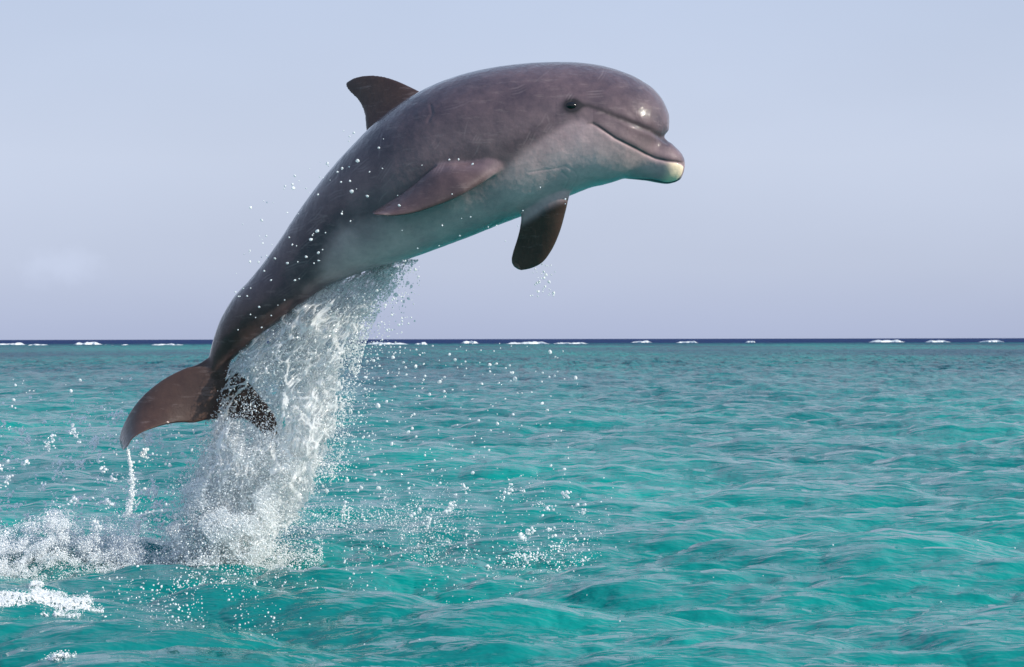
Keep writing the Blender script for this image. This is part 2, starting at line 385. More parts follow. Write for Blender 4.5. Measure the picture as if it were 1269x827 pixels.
def loft(S, n, m, sq=0.0):
    C, Dv, Rv, a, b, _ = frames(S, n)
    th = np.linspace(0, 2*np.pi, m, endpoint=False)
    ct, st = np.cos(th), np.sin(th)
    P = C[:, None] + (a[:, None]*ct)[..., None]*Dv[:, None] + (b[:, None]*st*(1 - sq*ct))[..., None]*Rv[:, None]
    V = P.reshape(-1, 3); F = grid_faces(n, m, wrap=True)
    c0, c1 = len(V), len(V)+1
    V = np.vstack([V, C[0], C[-1]])
    j = np.arange(m); j2 = (j+1) % m
    t0 = np.stack([j2, j, 0*j+c0], 1); t1 = np.stack([(n-1)*m+j, (n-1)*m+j2, 0*j+c1], 1)
    return V, [tuple(f) for f in F.tolist()] + [tuple(f) for f in np.vstack([t0, t1]).tolist()]
def fin(lead, trail, ldep, tdep, thick, nrm, ns=70):
    """a tapered foil between a leading and a trailing edge (pixels + depth), thick(t) half thickness in metres"""
    t = np.linspace(0, 1, ns)
    l = spline(lead, t); q = spline(trail, t)
    Lp = W(l[:, 0], l[:, 1], ldep(t)); Tp = W(q[:, 0], q[:, 1], tdep(t))
    u = (1-np.cos(np.linspace(0, np.pi, 22)))/2                # along the chord
    prof = 1.9*(0.62*np.sqrt(u) - 0.10*u - 0.40*u**2 - 0.0*u**3); prof = np.clip(prof/prof.max(), 0, 1); prof[-1] = 0
    prof = np.maximum(prof, 0.16*np.sqrt(np.clip((1-u)*12, 0, 1))*np.sqrt(np.clip(u*40, 0, 1)))
    nv = np.asarray(nrm, float); nv = nv/np.linalg.norm(nv)
    mid = Lp[:, None]*(1-u)[None, :, None] + Tp[:, None]*u[None, :, None]
    off = (thick(t)[:, None]*prof[None, :])[..., None]*nv
    ring = np.concatenate([mid+off, (mid-off)[:, -2:0:-1]], 1); m = ring.shape[1]
    V = ring.reshape(-1, 3); F = grid_faces(ns, m, wrap=True)
    c0, c1 = len(V), len(V)+1; V = np.vstack([V, ring[0].mean(0), ring[-1].mean(0)])
    j = np.arange(m); j2 = (j+1) % m
    return V, [tuple(f) for f in F.tolist()] + [tuple(f) for f in np.vstack([np.stack([j2, j, 0*j+c0], 1), np.stack([(ns-1)*m+j, (ns-1)*m+j2, 0*j+c1], 1)]).tolist()]
lin = lambda a, b, p=1.0: (lambda t: D0 + a + (b-a)*t**p)
parts = [loft(ST, 260, 96, 0.04), loft(BK, 90, 72, 0.0)]
fins = []
# dorsal fin, standing in the body's own upright plane
dl = np.array([(556, 132), (521, 113), (508, 107), (495.7, 101.4), (480.5, 96), (464, 93.2), (447, 94.2), (436, 97.5), (430, 101.5)])
dt = np.array([(470, 186), (455, 163), (454, 150.6), (452.8, 140.5), (449, 130.4), (441.5, 120), (435, 114), (430.5, 109), (429, 104.5)])
fins.append(fin(dl, dt, lin(.06, .27), lin(.06, .265), lambda t: 0.026*(1-t)**0.8+0.004, (0.55, -0.72, 0.45)))
# near flipper, swept back along the flank
nl = np.array([(655, 186), (634, 203), (615, 214), (590, 231), (565, 245), (540, 255), (510, 264.5), (485, 267.3), (463, 265.5)])
nt_ = np.array([(622, 150), (600, 180), (579, 197), (556, 200.5), (535, 212), (512, 231), (490, 246.5), (473, 256.5), (461, 263.5)])
fins.append(fin(nl, nt_, lambda t: D0 - .27 - .15*np.clip(t*2.2, 0, 1)**0.8 - .04*t, lambda t: D0 - .22 - .11*np.clip(t*1.8, 0, 1) - .04*t, lambda t: 0.040*(1-t)**0.75+0.006, (-0.05, -0.8, 0.6)))
# far flipper, hanging below the chest
fl = np.array([(716, 214), (707, 240), (701, 264), (692.5, 292), (683, 312), (672, 326), (658, 333), (646, 335.3)])
ft = np.array([(640, 226), (646.5, 262), (645, 280), (640.5, 298), (635.5, 314), (634, 323), (636.5, 330), (641, 334)])
fins.append(fin(fl, ft, lin(-.21, -.09), lin(-.19, -.06), lambda t: 0.042*(1-t)**0.7+0.006, (0.2, -1, 0.1)))
# tail flukes
ll = np.array([(285, 440), (262, 440), (252.6, 445.6), (244, 450), (226.7, 457), (209, 465.5), (192, 476.8), (174.7, 492.4), (162.5, 508), (153.9, 523.6), (148.7, 537.5), (147.8, 548), (150.5, 555)])
lt = np.array([(281, 513), (262, 519.5), (252.7, 520.5), (240.5, 523.2), (223, 523), (209, 524.8), (188.5, 530.5), (174.7, 536), (163.5, 544), (158, 552.5), (154.5, 556), (153, 557), (152, 557)])
fins.append(fin(ll, lt, lin(.12, .02), lin(.13, -.14), lambda t: 0.026*(1-t)**0.8+0.005, (0.1, -1, 0.25), 90))
rl = np.array([(255, 445), (279, 455), (296, 462), (311, 477), (321, 489), (334, 504.6), (342, 520), (343.7, 534), (341.5, 545)])
rt = np.array([(256, 514), (268, 520), (284, 521), (300, 518), (312, 524.5), (322, 533), (330, 543), (335, 547.5), (338, 548.5)])
fins.append(fin(rl, rt, lin(.12, .14), lin(.15, .17), lambda t: 0.030*(1-t)**0.8+0.005, (-0.15, -1, 0.25), 90))
Vs, Fs, o0 = [], [], 0
for Vp, Fp in parts + fins:
    Vs.append(Vp); Fs += [tuple(i+o0 for i in f) for f in Fp]; o0 += len(Vp)
raw = bpy.data.meshes.new("raw"); raw.from_pydata(np.vstack(Vs).tolist(), [], Fs); raw.update()
import bmesh
bm = bmesh.new(); bm.from_mesh(raw); bmesh.ops.recalc_face_normals(bm, faces=bm.faces); bm.to_mesh(raw); bm.free()
ro = bpy.data.objects.new("raw", raw); scene.collection.objects.link(ro)
md = ro.modifiers.new("remesh", 'REMESH'); md.mode = 'VOXEL'; md.voxel_size = 0.0030; md.adaptivity = 0.0
dg = bpy.context.evaluated_depsgraph_get()
body = bpy.data.meshes.new_from_object(ro.evaluated_get(dg)); body.name = "dolphin"
bpy.data.objects.remove(ro); bpy.data.meshes.remove(raw)
nv = len(body.vertices); P = np.empty(nv*3, np.float32); body.vertices.foreach_get("co", P); P = P.reshape(-1, 3).astype(float)
E = np.empty(len(body.edges)*2, np.int32); body.edges.foreach_get("vertices", E); E = E.reshape(-1, 2)
deg = np.bincount(E.ravel(), minlength=nv).astype(float)
def lap(A):
    A = A.reshape(nv, -1)
    return np.stack([np.bincount(E[:, 0], A[E[:, 1], c], nv) + np.bincount(E[:, 1], A[E[:, 0], c], nv) for c in range(A.shape[1])], 1)/deg[:, None]
def relax(w, n):
    """smooth the vertices with weight w, n times"""
    m = w > 0.004; e = E[m[E[:, 0]] | m[E[:, 1]]]; u_, inv_ = np.unique(e, return_inverse=True); e2 = inv_.reshape(-1, 2); p = P[u_].copy(); ww = 0.5*w[u_][:, None]*m[u_][:, None]; dg_ = deg[u_][:, None]
    for _ in range(n):
        q = np.stack([np.bincount(e2[:, 0], p[e2[:, 1], c], len(u_)) + np.bincount(e2[:, 1], p[e2[:, 0], c], len(u_)) for c in range(3)], 1)/dg_
        p = np.where(ww > 0, p + ww*(q-p), p)
    P[u_] = p
# how far each vertex is from fin surface / trunk surface
def near_dist(pts, step=1):
    kd = KDTree(len(pts))
    for i, p in enumerate(pts): kd.insert(p, i)
    kd.balance(); return np.array([kd.find(p)[2] for p in P])
Ct, Dt, Rt, at, bt, Nt = frames(ST, 260)
kd = KDTree(len(Ct)); [kd.insert(p, i) for i, p in enumerate(Ct)]; kd.balance()
finpts = np.vstack([f[0] for f in fins]); dfin = near_dist(finpts)
# signed position in the trunk: 1 = on its surface
si = np.array([kd.find(p)[1] for p in P])
rel = P - Ct[si]
lat = (rel*Rt[si]).sum(1); dor = (rel*Dt[si]).sum(1)
rho = np.sqrt((lat/bt[si])**2 + (dor/at[si])**2)
finw = sstep(1.06, 1.20, rho) * (1 - sstep(0.015, 0.03, dfin))
headmask = PX(P)[:, 0] > 770
finw[headmask] = 0
tailmask = PX(P)[:, 1] > 462
finw = np.maximum(finw, sstep(428, 470, PX(P)[:, 1]))
junc = np.exp(-((rho-1.08)/0.16)**2) * (1-sstep(0.012, 0.05, dfin)) * (~headmask)
for it in range(5): P += 0.5*(lap(P)-P)
q0 = PX(P)
tj = sstep(440, 456, q0[:, 1])*(1-sstep(500, 520, q0[:, 1]))*sstep(232, 246, q0[:, 0])*(1-sstep(280, 296, q0[:, 0]))
bj = sstep(745, 765, q0[:, 0])*(1-sstep(815, 832, q0[:, 0]))*sstep(150, 162, q0[:, 1])
wj = np.clip(np.maximum(np.maximum(junc, tj), bj*0.8), 0, 1)[:, None]
relax(np.maximum(tj, 0.9*bj), 100)
relax(sstep(738, 760, q0[:, 0])*(1-sstep(806, 824, q0[:, 0]))*sstep(172, 184, q0[:, 1])*(1-sstep(212, 222, q0[:, 1])), 260)
relax(wj[:, 0], 26)
# pattern space: every point mirrored to the dolphin's right side, as seen in the picture
ih = int(np.argmin(np.abs(PX(Ct)[:, 0]-735) + 1e3*(PX(Ct)[:, 1] > 300)))
Nh = np.array([0.18, 0, 0.98]); Nh /= np.linalg.norm(Nh); Rh = -math.cos(R(36))*np.array([0, 1.0, 0]) + math.sin(R(36))*Nh
ax = np.cross(Nh, [0, 1.0, 0]); ax = ax - (ax@Rh)*Rh
Ch = Ct[ih]
lath = (P-Ch)@Rh + 0.0
hb = sstep(715, 755, PX(P)[:, 0])
Rm = Rt[si]*(1-hb)[:, None] + Rh*hb[:, None]; lat = lat*(1-hb) + lath*hb
Pm = P - 2*np.minimum(lat, 0)[:, None]*Rm
Q = PX(Pm)
def poly_d(q, pl):
    pl = np.asarray(pl, float); best = np.full(len(q), 1e9); tt = np.zeros(len(q)); n = len(pl)-1
    for i in range(n):
        a, b_ = pl[i], pl[i+1]; ab = b_-a; t = np.clip(((q-a)@ab)/(ab@ab), 0, 1); d = np.linalg.norm(q-(a+t[:, None]*ab), axis=1)
        m_ = d < best; best[m_] = d[m_]; tt[m_] = (i+t[m_])/n
    return best, tt
def inside(q, pg):
    pg = np.asarray(pg, float); r_ = np.zeros(len(q), bool); j = len(pg)-1
    for i in range(len(pg)):
        xi, yi = pg[i]; xj, yj = pg[j]
        c_ = ((yi > q[:, 1]) != (yj > q[:, 1])) & (q[:, 0] < (xj-xi)*(q[:, 1]-yi)/(yj-yi+1e-12)+xi); r_ ^= c_; j = i
    return r_
def vnormals(P):
    f = np.empty(len(body.polygons)*4, np.int32)
    body.polygons.foreach_get("vertices", f); f = f.reshape(-1, 4)
    n = np.cross(P[f[:, 2]]-P[f[:, 0]], P[f[:, 3]]-P[f[:, 1]]); o = np.zeros_like(P)
    for c in range(4):
        for d in range(3): o[:, d] += np.bincount(f[:, c], n[:, d], nv)
    return o/np.maximum(np.linalg.norm(o, axis=1), 1e-12)[:, None]
NV = vnormals(P)
notfin = (1-finw)
MOUTH = [(729, 152.5), (735, 153.5), (741.6, 157), (750.4, 163), (763, 172), (775.7, 178.4), (788.3, 184.7), (800.9, 191.6), (813.5, 197.3), (826, 199.8), (838.7, 201), (845, 203), (850, 207)]
STRIPE = [(716, 131), (730, 131), (744, 135.6), (763, 144), (788, 154.5), (807, 162.5), (818, 169.5), (828, 176)]
hm = Q[:, 0] > 690
dm, tm = poly_d(Q, MOUTH); ds, ts = poly_d(Q, STRIPE)
disp = np.zeros(nv)
disp -= hm*0.0036*np.exp(-(dm/1.5)**2)*sstep(0, 0.12, tm)*notfin
below = Q[:, 1] > np.interp(Q[:, 0], [m[0] for m in MOUTH], [m[1] for m in MOUTH])
disp += hm*0.0008*np.exp(-((dm-4.5)/3.4)**2)*sstep(0.02, 0.3, tm)*below
disp += hm*0.0010*np.exp(-((dm-5.5)/3.5)**2)*sstep(0.1, 0.4, tm)*(~below)
disp -= hm*0.0070*np.exp(-(ds/3.8)**2)*sstep(0.15, 0.6, ts)
de = np.hypot((Q[:, 0]-708.5), (Q[:, 1]-131)*1.1)
disp += hm*(0.006*np.exp(-(de/13)**2) - 0.010*np.exp(-(de/4.2)**2))
for pl, dep, w in (([(655, 214), (675, 211), (690, 209), (702, 206), (712, 213), (717, 220)], .0009, 1.4), ([(697, 214), (706, 222), (713, 230)], .0025, 1.5),
                   ([(534, 130), (536, 140), (531, 150)], .002, 2.0), ([(420, 344), (428, 339), (434, 334)], .004, 1.8),
                   ([(735, 100), (765, 120), (790, 150)], .0012, 4)):
    d_, _ = poly_d(Q, pl); disp -= dep*np.exp(-(d_/w)**2)*notfin
disp += 0.0012*(vnoise(Q[:, 0]/9, Q[:, 1]/9, 5, 2)-0.5)*notfin
P += NV*disp[:, None]
# pigment, plus sunlit yellow painted into the pale chin tip
BEL = [(848, 202), (838, 201.5), (826, 200.5), (800.9, 192), (775.7, 179), (750.4, 164), (738, 156), (722, 150), (706, 152), (690, 161), (672, 172), (655, 184), (638, 200), (615, 216), (585, 232), (545, 247),
       (505, 258), (465, 268), (435, 277), (414, 288), (407, 305), (401, 325), (394, 345), (384, 362), (420, 380), (560, 330), (700, 290), (860, 250), (862, 205)]
ins = inside(Q, BEL); db, _ = poly_d(Q, BEL[:24])
sd = np.where(ins, db, -db) + 9*(vnoise(Q[:, 0]/13, Q[:, 1]/13, 9, 3)-0.5)*(1-sstep(600, 680, Q[:, 0]))
wd = 1.6 + 5.4*(1-sstep(722, 750, Q[:, 0])) + 6.0*(1-sstep(560, 690, Q[:, 0]))
light = sstep(-1, 1, sd/wd)
light *= 0.62 + 0.38*sstep(0, 45, db)
light = np.clip(light + 0.10*sstep(0, 1, 1-np.abs(sd)/40)*(Q[:, 0] > 560)*(Q[:, 0] < 735), 0, 1)
light *= notfin
flank = np.exp(-((poly_d(Q, [(700, 150), (650, 168), (590, 178), (520, 205), (450, 250)])[0])/26)**2)
light = np.maximum(light, 0.13*flank*notfin)
band = poly_d(Q, [(702, 134), (680, 150), (650, 172), (630, 184)])[0]
light *= 1-0.75*np.exp(-(band/7)**2)*(Q[:, 0] < 712)
lip = hm*(~below)*np.exp(-((dm-9)/8)**2)*sstep(0.1, 0.3, tm)*(1-sstep(0.75, 0.95, tm))
light = np.maximum(light, 0.22*lip)
tipw = sstep(820, 838, Q[:, 0])*below*sstep(0.6, 2.6, dm)*(1-sstep(216, 222, Q[:, 1]))*hm  # pale chin patch with the sun's warm light painted in
eyew = np.clip(2.2*np.exp(-(np.hypot((Q[:, 0]-709.5)/10.5, (Q[:, 1]-131.5)/8.5))**2.6) + 0.8*hm*np.exp(-(ds/3.0)**2)*(1-0.45*sstep(0.3, 0.7, ts)) + 0.38*hm*np.exp(-(dm/1.4)**2), 0, 1)
warm = np.clip(sstep(600, 720, Q[:, 0])*sstep(0.35, 0.8, dor/at[si]) + 0.0*np.exp(-(poly_d(Q, [(600, 205), (540, 230), (490, 255)])[0]/18)**2)*(rho > 1.12)*(lat > 0), 0, 1)*(1-light)
finw2 = finw.copy()
nfl = (Q[:, 0] < 640) & (Q[:, 0] > 455) & (Q[:, 1] > 175) & (Q[:, 1] < 275) & (rho > 1.05) & (lat > 0)      # the near flipper is paler than the other fins
finw2[nfl] *= 0.45
ped = sstep(0, 1, (Q[:, 1]-330)/90)*(Q[:, 0] < 400); finw2 = np.maximum(finw2, 0.85*ped*(1-light))
scar = np.zeros(nv)
for _ in range(46):                                             # rake marks: short pale lines in loose parallel sets
    c0 = np.array([rng.uniform(300, 760), 0]); c0[1] = np.interp(c0[0], [300, 400, 520, 640, 760], [375, 270, 180, 140, 110]) + rng.uniform(-40, 45)
    an = rng.normal(-0.7, 0.45); ln = rng.uniform(8, 34); dv = np.array([math.cos(an), math.sin(an)]); cv = np.array([-dv[1], dv[0]])*rng.uniform(-4, 4)
    for kx_ in range(rng.integers(1, 4)):
        o_ = np.array([-dv[1], dv[0]])*kx_*3.4
        b0 = np.where(np.abs(Q-c0).max(1) < 40)[0]; d_, t_ = poly_d(Q[b0], [c0+o_-dv*ln/2, c0+o_+cv*0.5, c0+o_+dv*ln/2]); scar[b0] = np.maximum(scar[b0], rng.uniform(0.2, 1.0)*np.exp(-(d_/0.8)**2)*np.sin(np.pi*np.clip(t_, 0.02, 0.98))**0.5)
scar *= notfin*(1-light)
body.vertices.foreach_set("co", np.ascontiguousarray(P, np.float32).ravel())
for n_, d_ in (("light", light), ("fin", finw2), ("tip", tipw), ("eyepatch", eyew), ("warm", warm), ("scar", scar)): attr(body, n_, d_)
body.polygons.foreach_set("use_smooth", np.ones(len(body.polygons), bool)); body.materials.clear(); body.update()
dolphin = link("dolphin", body, M_SKIN)
tag(dolphin, "dark grey dolphin with pale belly leaping clear of the sea", "dolphin")
# eyes: a small dark ball in each socket
cand = np.where(lat > 0)[0]; ie = cand[np.argmin(np.hypot(Q[cand, 0]-708.5, Q[cand, 1]-131))]
c_e = P[ie]; c_m = c_e - 2*((c_e-Ct[si[ie]])@Rt[si[ie]])*Rt[si[ie]]
for c_, lab in ((c_e, "dark right eye"), (c_m, "dark left eye")):
    b2 = bmesh.new(); bmesh.ops.create_uvsphere(b2, u_segments=24, v_segments=16, radius=0.0175); m2 = bpy.data.meshes.new("eye"); b2.to_mesh(m2); b2.free()
    m2.polygons.foreach_set("use_smooth", np.ones(len(m2.polygons), bool))
    e_ = link("eye", m2, M_EYE, dolphin); e_.location = c_ + 0.002*(c_-Ct[si[ie]])/np.linalg.norm(c_-Ct[si[ie]]); e_.scale = (1.25, 0.8, 0.85)
print("dolphin verts", nv)

# ------------------------------------------------------------------ drops, built as instanced little lumps of water
def drops(name, pts, rad_, mat, label, cat, stretch=0.35, sub=2, lumpy=1.8):
    n = len(pts); me = bpy.data.meshes.new(name); me.vertices.add(n)
    me.vertices.foreach_set("co", np.ascontiguousarray(pts, np.float32).ravel())
    rad_ = np.asarray(rad_)
    sc = rad_[:, None]*(1 + stretch*(rng.random((n, 3))-0.5)*2)
    a = me.attributes.new("size", 'FLOAT_VECTOR', 'POINT'); a.data.foreach_set("vector", np.ascontiguousarray(sc, np.float32).ravel())
    a = me.attributes.new("turn", 'FLOAT_VECTOR', 'POINT'); a.data.foreach_set("vector", np.ascontiguousarray(rng.random((n, 3))*6.283, np.float32).ravel())
    o = link(name, me, mat)
    g = bpy.data.node_groups.new(name, 'GeometryNodeTree')
    g.interface.new_socket("Geometry", in_out='INPUT', socket_type='NodeSocketGeometry'); g.interface.new_socket("Geometry", in_out='OUTPUT', socket_type='NodeSocketGeometry')
    gi = g.nodes.new("NodeGroupInput"); go = g.nodes.new("NodeGroupOutput")
    ico = g.nodes.new("GeometryNodeMeshIcoSphere"); ico.inputs["Radius"].default_value = 1.0; ico.inputs["Subdivisions"].default_value = sub
    spn = g.nodes.new("GeometryNodeSetPosition"); nz = g.nodes.new("ShaderNodeTexNoise"); nz.inputs["Scale"].default_value = 1.1; nz.inputs["Detail"].default_value = 1.0
    nm = g.nodes.new("GeometryNodeInputNormal"); mm = g.nodes.new("ShaderNodeMath"); mm.operation = 'MULTIPLY_ADD'; mm.inputs[1].default_value = lumpy; mm.inputs[2].default_value = -lumpy/2
    vv = g.nodes.new("ShaderNodeVectorMath"); vv.operation = 'SCALE'
    g.links.new(nz.outputs["Fac"], mm.inputs[0]); g.links.new(nm.outputs[0], vv.inputs[0]); g.links.new(mm.outputs[0], vv.inputs["Scale"]); g.links.new(vv.outputs[0], spn.inputs["Offset"])
    sm = g.nodes.new("GeometryNodeSetShadeSmooth"); st = g.nodes.new("GeometryNodeSetMaterial"); st.inputs["Material"].default_value = mat
    iop = g.nodes.new("GeometryNodeInstanceOnPoints")
    s1 = g.nodes.new("GeometryNodeInputNamedAttribute"); s1.data_type = 'FLOAT_VECTOR'; s1.inputs["Name"].default_value = "size"
    s2 = g.nodes.new("GeometryNodeInputNamedAttribute"); s2.data_type = 'FLOAT_VECTOR'; s2.inputs["Name"].default_value = "turn"
    L = g.links.new
    L(ico.outputs[0], spn.inputs[0]); L(spn.outputs[0], sm.inputs[0]); L(sm.outputs[0], st.inputs[0]); L(st.outputs[0], iop.inputs["Instance"])
    L(gi.outputs[0], iop.inputs["Points"]); L(s1.outputs[0], iop.inputs["Scale"]); L(s2.outputs[0], iop.inputs["Rotation"]); L(iop.outputs[0], go.inputs[0])
    md = o.modifiers.new("drops", 'NODES'); md.node_group = g
    tag(o, label, cat, kind="stuff")
    return o
def sizes(n, lo, hi, p=2.6):
    """many small, few large"""
    u = rng.random(n); return (lo**(1-p) + u*(hi**(1-p)-lo**(1-p)))**(1/(1-p))
# outline of the column of water: photograph row, left edge, right edge, depth half-spread
COL = np.array([(318, 498, 522, .05), (330, 440, 512, .08), (345, 412, 500, .10), (360, 386, 488, .12), (380, 358, 474, .14), (400, 332, 463, .16), (430, 296, 452, .18), (460, 276, 445, .20),
                (500, 264, 438, .22), (540, 246, 432, .24), (580, 226, 420, .27), (620, 208, 402, .30), (660, 184, 378, .34), (700, 170, 352, .38)], float)
def colf(py): return [np.interp(py, COL[:, 0], COL[:, c]) for c in (1, 2, 3)]
CY = 0.12                                          # the column stands a little behind the tail
sheetV, sheetF, sheetT, so = [], [], [], 0
for j, (d0, seed, nx, ny, cell, top) in enumerate([(-0.9, 11, 250, 340, 20, 330), (-0.4, 12, 250, 340, 27, 322), (0.05, 13, 250, 340, 17, 320), (0.5, 14, 220, 310, 24, 322), (0.95, 15, 210, 300, 30, 326)]):
    v = np.linspace(top, 694, ny)[:, None] + np.zeros((1, nx)); u = np.linspace(0, 1, nx)[None, :] + np.zeros((ny, 1))
    l_, r_, hd = colf(v)
    px = l_ + (r_-l_)*u + 8*(vnoise(v/18, u*3, seed, 2)-0.5)
    bulge = np.sqrt(np.clip(1-(2*u-1)**2, 0, 1))
    dep = D0 + CY + hd*d0*bulge + 0.14*(vnoise(px/38, v/46, seed+7, 3)-0.5)*sstep(320, 400, v)
    ac = px + np.interp(v, [320, 400, 480, 560, 700], [0, 60, 105, 125, 140]); al = v      # the water falls away down and to the left
    ac = ac + 16*(vnoise(px/26, v/26, seed+1, 3)-0.5); al = al + 16*(vnoise(px/26, v/26, seed+2, 3)-0.5)
    f1, f2 = worley(ac/cell, al/(cell*1.25), seed+3); e1 = f2-f1    # torn cells
    g1, g2 = worley(ac/(cell*.42), al/(cell*.55), seed+4); e2 = g2-g1
    rope = 1-np.abs(2*vnoise(ac/(cell*.42), al/(cell*1.9), seed+6, 2)-1)
    big = vnoise(px/46, v/52, seed+5, 3)
    lace = np.maximum.reduce([1-e1/0.16, 0.7*(1-e2/0.16), (rope-0.86)/0.12])
    cover = (0.9 if j in (0, 2) else 0.5)*(big-0.50)*3.6           # where the film is unbroken
    edge = 1.9*(1-sstep(0.0, 0.05 + 0.09*sstep(470, 560, v), u)) + 2.2*(1-sstep(0.0, 0.20, 1-u - 0.10*(vnoise(v/9, 0*v, seed+8, 2)-0.5))) + 0.6*sstep(600, 690, v)
    hole = (1.1*np.exp(-(((px-316)/36)**2 + ((v-508)/40)**2)) + (1.6*sstep(560, 640, v) if j == 0 else 0))*(1.0 if d0 < 0.3 else 0.3) + 0.35*(1-sstep(330, 400, v))
    web = np.maximum(lace, 0) + np.clip(cover, -0.9, 0.35) - edge - hole
    t = np.clip(np.maximum(lace, 0)*(web > 0) , 0, 1); keep = web > 0
    th = 0.0008 + 0.0075*np.sqrt(t)
    rip = 0.034*(vnoise(ac/12, al/12, seed+9, 2)-0.5) + 0.016*(vnoise(ac/4.5, al/5, seed+10, 2)-0.5)
    A = W(px, v, dep - th + rip); B = W(px, v, dep + th + rip)
    fq = grid_faces(ny, nx); kf = keep.ravel()[fq].all(1); fq = fq[kf]
    n0 = ny*nx
    # rim faces close the sheet wherever it ends
    ed = np.concatenate([fq[:, [0, 1]], fq[:, [1, 2]], fq[:, [2, 3]], fq[:, [3, 0]]]); key = np.sort(ed, 1); kk_ = key[:, 0].astype(np.int64)*n0 + key[:, 1]
    un, ix, ct_ = np.unique(kk_, return_index=True, return_counts=True); be = ed[ix[ct_ == 1]]
    rim = np.stack([be[:, 1], be[:, 0], be[:, 0]+n0, be[:, 1]+n0], 1)
    FF = np.vstack([fq[:, ::-1], fq+n0, rim[:, ::-1]])
    VV = np.vstack([A.reshape(-1, 3), B.reshape(-1, 3)]); TT = np.concatenate([t.ravel(), t.ravel()])
    rimv = np.unique(be); TT[rimv] = np.maximum(TT[rimv], 0.7); TT[rimv+n0] = np.maximum(TT[rimv+n0], 0.7)
    used = np.unique(FF); mp = np.full(len(VV), -1); mp[used] = np.arange(len(used))
    sheetV.append(VV[used]); sheetT.append(TT[used]); sheetF.append(mp[FF]+so); so += len(used)
sh = link("water_splash", mesh_np("water_splash", np.vstack(sheetV), np.vstack(sheetF)), M_SHEET)
attr(sh.data, "thick", np.concatenate(sheetT))
tag(sh, "lacy curtain of clear water streaming down behind the dolphin's tail", "splash", kind="stuff")
def colpts(n, pw, lo=325, hi=692, side=None):
    """random points in the column, weight pw(row, u)"""
    out = []
    while sum(map(len, out)) < n:
        v = rng.uniform(lo, hi, n*2); u = rng.random(n*2); l_, r_, hd = colf(v)
        px = l_+(r_-l_)*u; w_ = pw(v, u, px)
        k_ = rng.random(n*2) < w_
        v, u, px, hd = v[k_], u[k_], px[k_], hd[k_]
        b_ = np.sqrt(np.clip(1-(2*u-1)**2, 0.05, 1)); out.append(W(px, v, D0+CY+hd*b_*rng.normal(0, .55, len(v)).clip(-1.1, 1.3)))
    return np.vstack(out)[:n]
clump = lambda px, v, s, k=26: sstep(0.36, 0.66, vnoise(px/k, v/(k*1.2), s, 3))
def mistw(v, u, px):
    edge = sstep(0.0, 0.22, u - 0.16*vnoise(v/16, 0*v, 63, 3)) * sstep(0.0, 0.30, 1-u - 0.25*vnoise(v/18, 0*v+9, 64, 3))
    white = np.clip(0.02 + 0.98*sstep(520, 640, v + 40*(0.5-u)), 0, 1)
    return white*(0.10+clump(px, v, 61, 30))*edge*(0.40+0.60*(1-sstep(0.25, 0.95, u)))*(1-0.5*sstep(670, 700, v))
mist = colpts(120000, mistw, 380, 700)
drops("splash_mist", mist, sizes(len(mist), .0009, .0031, 2.7), M_MILKY, "dense white spray at the foot of the splash under the tail", "spray", 0.5, 2)
cd = colpts(30000, lambda v, u, px: (0.25+0.75*clump(px, v, 62, 20))*(1-0.5*sstep(520, 620, v))*(1-0.75*np.exp(-(((px-312)/36)**2 + ((v-505)/38)**2))), 322)
drops("splash_drops", cd, sizes(len(cd), .0010, .0040, 2.7), M_CLEAR, "clear drops thrown up through the curtain of water", "spray", 0.5)

# loose drops: over the sea to the right, to the left, across the dolphin and the sky
loose, lr = [], []
def scatter(n, x0, x1, y0, y1, d0, d1, lo, hi, p=2.6, f=None):
    px = rng.uniform(x0, x1, n*6); py = rng.uniform(y0, y1, n*6)
    k_ = rng.random(n*6) < (f(px, py) if f else 1.0); px, py = px[k_][:n], py[k_][:n]
    loose.append(W(px, py, rng.uniform(d0, d1, len(px)))); lr.append(sizes(len(px), lo, hi, p))
scatter(330, 425, 720, 425, 640, 7.3, 8.9, .0020, .0085, 2.4, lambda x, y: np.exp(-(x-430)/150)*0.9+0.08)
scatter(700, 405, 520, 330, 600, 7.8, 8.5, .0012, .0042, 2.5, lambda x, y: np.exp(-np.abs(x-np.interp(y, COL[:, 0], COL[:, 2])-4)/14))
scatter(120, 440, 520, 320, 460, 7.7, 8.4, .0022, .0075, 2.6, lambda x, y: np.exp(-np.abs(x-(505-(y-320)*.35))/16))
scatter(900, 0, 215, 465, 660, 8.1, 9.0, .0020, .0080, 2.4, lambda x, y: sstep(0.4, 0.62, vnoise(x/24, y/22, 71, 3))*sstep(450, 560, y)+.05)
scatter(200, 150, 250, 530, 660, 8.0, 8.5, .0020, .0080, 2.4)
scatter(95, 290, 480, 160, 420, 7.3, 7.62, .0018, .0078, 2.2, lambda x, y: (np.abs((y-190)-(450-x)*1.05) < 85)*1.0)
scatter(22, 480, 705, 195, 310, 7.1, 7.4, .0018, .0050, 2.2)
scatter(14, 280, 460, 150, 370, 7.9, 8.4, .0020, .0050, 2.4, lambda x, y: np.exp(-((y-(175+(448-x)*1.13+14))/16)**2)*(x+(0)*y < 460))
scatter(40, 650, 697, 325, 368, 7.85, 8.1, .0022, .0060, 2.2, lambda x, y: np.exp(-((x-674)/12)**2)+.15)
